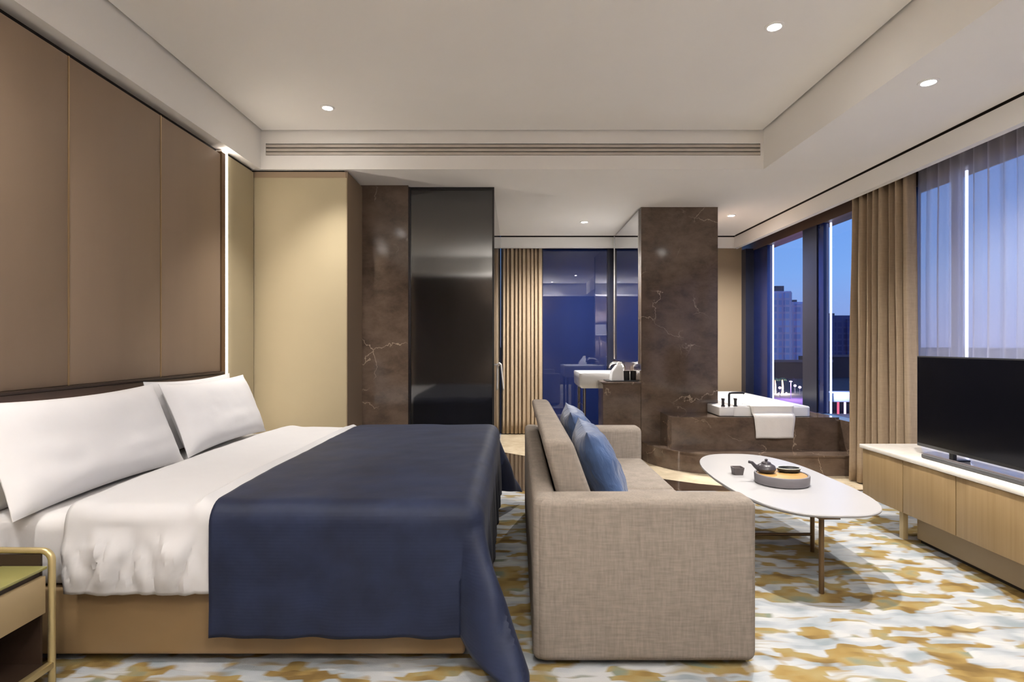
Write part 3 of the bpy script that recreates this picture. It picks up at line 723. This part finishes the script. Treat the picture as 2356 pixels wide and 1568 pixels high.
box('rear_bulge', (2.49, 2.52, 2.5, 3.26, 0.60, 0.90), 'black_plastic', tv, bev=0.01)
for y in (2.55, 3.2):
    box('stand_foot', (2.40, 2.56, y - 0.02, y + 0.02, 0.527, 0.535), 'black_plastic', tv, bev=0.002)
    box('stand_neck', (2.465, 2.485, y - 0.015, y + 0.015, 0.535, 0.575), 'black_plastic', tv)
sb = thing('soundbar', (2.40, 2.7, 0.527), 'slim dark grey soundbar lying in front of the television', 'soundbar')
box('grille', (2.365, 2.398, 2.30, 3.30, 0.528, 0.552), 'soundbar', sb, bev=0.006, seg=3)
box('top_panel', (2.37, 2.394, 2.31, 3.29, 0.5525, 0.554), 'cup', sb)

# ------------------------------------------------------------------ tub platform, tub, towel, taps
pf = thing('tub_platform', (2.2, 6.2, 0), 'brown marble platform with curved step around the bathtub', 'platform')
DZ = 0.49; TUX0, TUX1, TUY0, TUY1 = 2.085, 2.86, 5.455, 7.25
bm = bmesh.new()
for b_ in ((1.487, XW - 0.001, 5.40, 5.50, 0, DZ), (1.487, 2.13, 5.50, 5.819, 0, DZ), (2.82, XW - 0.001, 5.50, 7.42, 0, DZ), (2.081, 2.82, 7.21, 7.42, 0, DZ)):
    add_box(bm, *b_)
from_bm('deck', bm, 'brown_marble', pf, smooth=False)
arc = [(XW - 0.001, 5.09), (2.0, 5.10), (1.8, 5.14), (1.62, 5.22), (1.48, 5.35), (1.38, 5.50), (1.32, 5.65), (1.30, 5.819)]
prism('step', arc + [(1.486, 5.819), (1.486, 5.399), (XW - 0.001, 5.399)], 0.0, 0.17, 'brown_marble', pf)
prism('step_nosing', [(x, y - 0.012) for x, y in arc[:-1]] + [arc[-1]] + [(1.486, 5.819), (1.486, 5.399), (XW - 0.001, 5.399)], 0.1705, 0.186, 'brown_marble', pf)
tub = thing('bathtub', (2.4, 6.35, DZ), 'white built-in bathtub set in the marble platform by window', 'bathtub')
loft('shell', [rrect(TUX0 + .06, TUX1 - .06, TUY0 + .06, TUY1 - .06, .08, 0.05), rrect(TUX0 + .055, TUX1 - .055, TUY0 + .055, TUY1 - .055, .09, DZ + .004), rrect(TUX0, TUX1, TUY0, TUY1, .06, DZ + .004),
               rrect(TUX0, TUX1, TUY0, TUY1, .06, DZ + .085), rrect(TUX0 + .008, TUX1 - .008, TUY0 + .008, TUY1 - .008, .055, DZ + .095),
               rrect(TUX0 + .085, TUX1 - .085, TUY0 + .085, TUY1 - .085, .10, DZ + .095), rrect(TUX0 + .10, TUX1 - .10, TUY0 + .10, TUY1 - .10, .12, DZ + .08), rrect(TUX0 + .18, TUX1 - .18, TUY0 + .25, TUY1 - .2, .16, 0.12)], 'ceramic', tub)
box('faucet_ledge', (1.965, 2.11, TUY0 + 0.004, 5.812, DZ + 0.002, DZ + 0.0935), 'ceramic', tub, bev=0.012, seg=3)
lathe('overflow', [(0.001, 0), (0.022, 0), (0.022, 0.006), (0.001, 0.008)], (2.35, TUY1 - 0.05, DZ + .095), 'chrome', tub, 18)
tf = thing('tub_faucet', (2.08, 5.52, DZ + .095), 'dark deck-mounted bath mixer with handles on bathtub rim', 'faucet')
fz = DZ + 0.096
tube('spout', [(2.075, 5.50, fz), (2.075, 5.50, fz + .11), (2.08, 5.50, fz + .125), (2.10, 5.50, fz + .130), (2.21, 5.50, fz + .130), (2.22, 5.50, fz + .122)], 0.011, 'dark_metal', tf)
for x in (2.015, 2.135):
    h = lathe('valve', [(0.020, 0.0), (0.020, 0.006), (0.013, 0.010), (0.013, 0.055), (0.016, 0.06), (0.016, 0.075), (0.004, 0.078)], (x, 5.497, fz), 'dark_metal', tf, 16)
    tube('lever', [(x, 5.497, fz + .068), (x, 5.535, fz + .072)], 0.005, 'dark_metal', h, 8)
# towel over the tub edge
rows = []
for i in range(13):
    u = i / 12; x = 2.285 + 0.36 * u; row = []
    for j in range(25):
        d = j / 24 * 0.60
        if d < 0.20: y, z = TUY0 + 0.19 - d * 0.97, DZ + 0.101 + 0.002
        elif d < 0.24: a = (d - 0.20) / 0.04 * PI / 2; y, z = TUY0 - 0.004 - 0.012 * math.sin(a), DZ + 0.103 - 0.012 * (1 - math.cos(a))
        else: y, z = TUY0 - 0.017 - 0.055 * ss(d, 0.28, 0.36) , DZ + 0.091 - (d - 0.24) * (0.80)
        k = 0 if d < 0.2 else (d - 0.2)
        row.append((x + 0.03 * (0.5 - u) * (1 - min(1, k * 3)) * -2, y + 0.005 * math.sin(u * 9) * k * 3, z))
    rows.append(row)
tw = grid('bath_towel', rows, 'towel', None, thick=0.007); tag(tw, 'white bath towel draped over the bathtub edge', 'towel')

# ------------------------------------------------------------------ vanity
vb = thing('vanity_counter', (1.1, 6.0, 0), 'brown marble vanity counter block beside the marble column', 'counter')
box('block', (0.90, 1.289, 5.83, 6.17, 0.0, 0.775), 'brown_marble', vb)
box('counter_top', (0.893, 1.289, 5.823, 6.17, 0.776, 0.797), 'brown_marble', vb, bev=0.002)
bs = thing('wash_basin', (1.0, 6.5, 0), 'white rectangular wash basin on slim metal legs', 'basin')
loft('bowl', [rrect(.72, 1.285, 6.20, 6.78, .03, .705), rrect(.70, 1.287, 6.18, 6.80, .03, .73), rrect(.695, 1.288, 6.175, 6.805, .03, .868), rrect(.70, 1.285, 6.18, 6.80, .03, .875), rrect(.73, 1.20, 6.21, 6.77, .04, .875), rrect(.76, 1.18, 6.24, 6.74, .06, .76)], 'ceramic', bs)
for x, y in ((0.755, 6.22), (0.755, 6.76), (0.94, 6.22)):
    tube('leg', [(x, y, 0), (x, y, .71)], 0.016, 'chrome', bs, 12)
tube('towel_rail', [(0.755, 6.22, 0.5), (0.755, 6.76, 0.5)], 0.008, 'chrome', bs)
ft = thing('basin_faucet', (1.24, 6.48, 0.875), 'chrome arched basin faucet beside the vanity mirror', 'faucet')
fp = [(1.24, 6.48, .876), (1.24, 6.48, .93)] + [(1.24 - 0.085 + 0.085 * math.cos(math.radians(t)), 6.48, .93 + 0.05 * math.sin(math.radians(t))) for t in range(0, 181, 20)] + [(1.07, 6.48, .915)]
tube('spout', fp, 0.013, 'chrome', ft, 12)
tube('lever', [(1.245, 6.56, .876), (1.245, 6.56, .93), (1.20, 6.57, .94)], 0.010, 'chrome', ft)
vt = thing('amenity_tray', (1.15, 6.0, .797), 'flat black amenity tray on the marble vanity counter', 'tray')
box('plate', (0.95, 1.275, 5.88, 6.14, .798, .808), 'black_plastic', vt, bev=0.002)
tb = thing('tissue_box', (1.07, 5.98, .808), 'white tissue cover with slanted top on black amenity tray', 'tissue box')
loft('cover', [rrect(1.0, 1.13, 5.90, 6.07, .01, .8085), rrect(1.01, 1.128, 5.91, 6.06, .01, .90), rrect(1.06, 1.12, 5.94, 6.03, .01, .97)], 'ceramic', tb)
loft('tissue', [rrect(1.065, 1.115, 5.97, 6.0, .005, .9705), rrect(1.08, 1.12, 5.975, 5.995, .004, 1.0)], 'towel', tb)
for k, (x, l_) in enumerate(((1.17, 'black tumbler next to white tissue cover on amenity tray'), (1.24, 'black tumbler next to the mirror wall on amenity tray'))):
    g = thing('tumbler', (x, 5.97, .808), l_, 'cup', 'tumblers on the vanity')
    lathe('cup_body', [(0.024, 0.0005), (0.030, 0.01), (0.032, 0.10), (0.029, 0.10), (0.022, 0.012)], (x, 5.97, .808), 'black_plastic', g, 20)
    lathe('base_ring', [(0.025, 0.0), (0.031, 0.002), (0.031, 0.006), (0.025, 0.007)], (x, 5.97, .808), 'dark_metal', g, 20)
mr = thing('vanity_mirror', (1.285, 6.6, 1.0), 'tall vanity mirror on the side of the marble column', 'mirror')
box('glass', (1.279, 1.288, 5.90, 7.34, 1.0, 2.585), 'mirror', mr)
box('frame_strip', (1.272, 1.289, 5.885, 5.90, 1.0, 2.59), 'chrome', mr)
box('frame_strip', (1.272, 1.289, 7.34, 7.355, 1.0, 2.59), 'chrome', mr)
box('frame_strip', (1.272, 1.289, 5.885, 7.355, 0.985, 1.0), 'chrome', mr)
# towel on a rail on the black glass
hr = thing('towel_rail', (-0.15, 5.2, 0.98), 'short chrome towel rail on the black glass enclosure', 'rail')
tube('bar', [(-0.155, 5.11, 1.0), (-0.155, 5.33, 1.0)], 0.007, 'chrome', hr)
tube('bracket', [(-0.199, 5.32, 1.0), (-0.155, 5.32, 1.0)], 0.006, 'chrome', hr)
tube('bracket', [(-0.199, 5.12, 1.0), (-0.155, 5.12, 1.0)], 0.006, 'chrome', hr)
rows = []
for i in range(9):
    y = 5.145 + 0.15 * i / 8; row = []
    for j in range(29):
        d = j / 28 * 0.50 - 0.25
        if abs(d) < 0.02: a = d / 0.02 * PI / 2; x, z = -0.155 + 0.014 * math.sin(a), 1.0 + 0.014 * math.cos(a)
        else: x, z = -0.155 + math.copysign(0.014 + 0.10 * max(0, abs(d) - 0.02) * (1 if d > 0 else 0.08), d), 1.0 - (abs(d) - 0.02)
        row.append((x + 0.003 * math.sin(i * 1.7), y, z))
    rows.append(row)
ht = grid('hand_towel', rows, 'towel', None, thick=0.006); tag(ht, 'white hand towel hung on rail of black glass enclosure', 'towel')

# ------------------------------------------------------------------ city outside
GZ = -6.0
g = box('ground', (-200, 900, -300, 1200, GZ - 1, GZ), 'city_ground'); g['kind'] = 'structure'
def tower(name, x0, x1, y0, y1, z1, wall, label, bays, roofs):
    t = thing(name, ((x0 + x1) / 2, (y0 + y1) / 2, GZ), label, 'building')
    box('body', (x0, x1, y0, y1, GZ, z1), wall, t)
    for a, b_, dz in bays:
        box('bay', (x0 + (x1 - x0) * a, x0 + (x1 - x0) * b_, y0 - 1.6, y0, GZ, z1 + dz), wall, t)
    for a, b_, h in roofs:
        box('roof_house', (x0 + (x1 - x0) * a, x0 + (x1 - x0) * b_, y0 + 1, y1 - 1, z1, z1 + h), 'concrete', t)
    return t
tower('apartment_tower', 112.8, 121.8, 250, 262, 24.6, 'tower_wall', 'tall mauve apartment tower seen beyond the bathtub window', [(0.05, 0.3, -1.0), (0.62, 0.95, -0.6)], [(0.25, 0.7, 2.4)])
tower('apartment_block', 121.9, 128.5, 252, 264, 20.0, 'tower_wall', 'slightly lower mauve block adjoining the tall apartment tower', [(0.4, 0.8, -1.0)], [(0.3, 0.6, 1.0)])
tower('office_block', 163, 190, 300, 318, 16.4, 'tower_dark', 'wide dark blue office block seen next to the taupe drape', [(0.1, 0.2, -2), (0.45, 0.55, -2)], [(0.1, 0.25, 1.2)])
for x0, x1, y, z1, l_ in ((52, 66, 118, -2.6, 'low dark building roof below the apartment tower'), (67, 84, 122, -1.6, 'low dark building roof below the office block')):
    b0 = thing('low_building', ((x0 + x1) / 2, y, GZ), l_, 'building')
    box('body', (x0, x1, y, y + 12, GZ, z1), 'city_ground', b0); box('parapet', (x0 - .2, x1 + .2, y - .2, y + .2, z1, z1 + .5), 'concrete', b0)
def palm(x, y, label):
    t = thing('palm_tree', (x, y, GZ), label, 'tree', 'lit palms outside the window')
    tube('trunk', [(x, y, GZ), (x + .05, y, GZ + 1.0), (x - .03, y, GZ + 2.1)], [0.16, 0.13, 0.11], 'bark', t, 8)
    bm = bmesh.new()
    for k in range(11):
        a = 2 * PI * k / 11; L = 0.62
        pr = None
        for s in range(6):
            q = s / 5; r = L * q; z = GZ + 2.1 + 0.75 * q - 1.0 * q * q; wd = 0.16 * math.sin(PI * (0.12 + 0.85 * q))
            cxx, cyy = x + r * math.cos(a), y + r * math.sin(a); nx_, ny_ = -math.sin(a) * wd, math.cos(a) * wd
            cur = (bm.verts.new((cxx + nx_, cyy + ny_, z - .05)), bm.verts.new((cxx, cyy, z + .04)), bm.verts.new((cxx - nx_, cyy - ny_, z - .05)))
            if pr: bm.faces.new((pr[0], pr[1], cur[1], cur[0])); bm.faces.new((pr[1], pr[2], cur[2], cur[1]))
            pr = cur
    from_bm('crown', bm, 'leaf', t)
    u = lathe('uplight', [(0.1, 0), (0.12, 0.15), (0.05, 0.2)], (x + .3, y - .6, GZ), 'street_glow', t, 10)
    ld = bpy.data.lights.new('uplight_lamp', 'POINT'); ld.energy = 260; ld.color = (1, 0.8, 0.62); ld.shadow_soft_size = 0.1
    lo = bpy.data.objects.new('uplight_lamp', ld); C.objects.link(lo); lo.parent = t; lo.location = (0.3, -0.6, 0.4)
palm(37.6, 82, 'small palm tree lit from below outside the bathtub window')
palm(38.9, 82.5, 'small palm tree lit from below outside the bathtub window')
for x, y in ((40.2, 80), (41.0, 83), (41.8, 80.5), (36.9, 79)):
    t = thing('street_lamp', (x, y, GZ), 'small pink glowing globe lamp on post outside the window', 'lamp', 'globe lamps outside')
    tube('post', [(x, y, GZ), (x, y, GZ + 0.9)], 0.04, 'concrete', t, 8)
    lathe('globe', [(0.02, 0.88), (0.16, 0.95), (0.22, 1.08), (0.16, 1.22), (0.02, 1.28)], (x, y, GZ), 'pink_glow', t, 12)
ld = bpy.data.lights.new('plaza_lamp', 'POINT'); ld.energy = 1600; ld.color = (0.72, 0.35, 1.0); ld.shadow_soft_size = 0.4
pl = thing('plaza_light', (36.0, 74, GZ), 'tall slim plaza light mast outside the window', 'lamp')
tube('mast', [(36.0, 74, GZ), (36.0, 74, GZ + 2.2)], 0.05, 'concrete', pl, 8)
lathe('head', [(0.05, 2.2), (0.2, 2.25), (0.2, 2.35), (0.05, 2.4)], (36.0, 74, GZ), 'pink_glow', pl, 12)
lo = bpy.data.objects.new('plaza_lamp', ld); C.objects.link(lo); lo.parent = pl; lo.location = (0, -0.8, 2.6)
kx, ky = 34.0, 59
kk = thing('kiosk', (kx, ky, GZ), 'small kiosk with pale roof and red lit posts outside', 'kiosk')
box('roof', (kx - 1.5, kx + 1.8, ky - 1.2, ky + 1.2, GZ + 1.25, GZ + 2.2), 'kiosk_roof', kk, bev=0.1)
box('back_wall', (kx - 1.3, kx + 1.6, ky + 0.8, ky + 1.0, GZ, GZ + 1.25), 'kiosk_wall', kk)
for dx in (-0.9, -0.2, 0.5, 1.2):
    box('post', (kx + dx, kx + dx + 0.16, ky - 0.9, ky - 0.75, GZ, GZ + 1.25), 'red_glow' if dx != -0.2 else 'pink_glow', kk)
ld = bpy.data.lights.new('kiosk_lamp', 'POINT'); ld.energy = 500; ld.color = (0.7, 0.75, 1); ld.shadow_soft_size = 0.2
lo = bpy.data.objects.new('kiosk_lamp', ld); C.objects.link(lo); lo.parent = kk; lo.location = (-1.0, -2.5, 3.6)
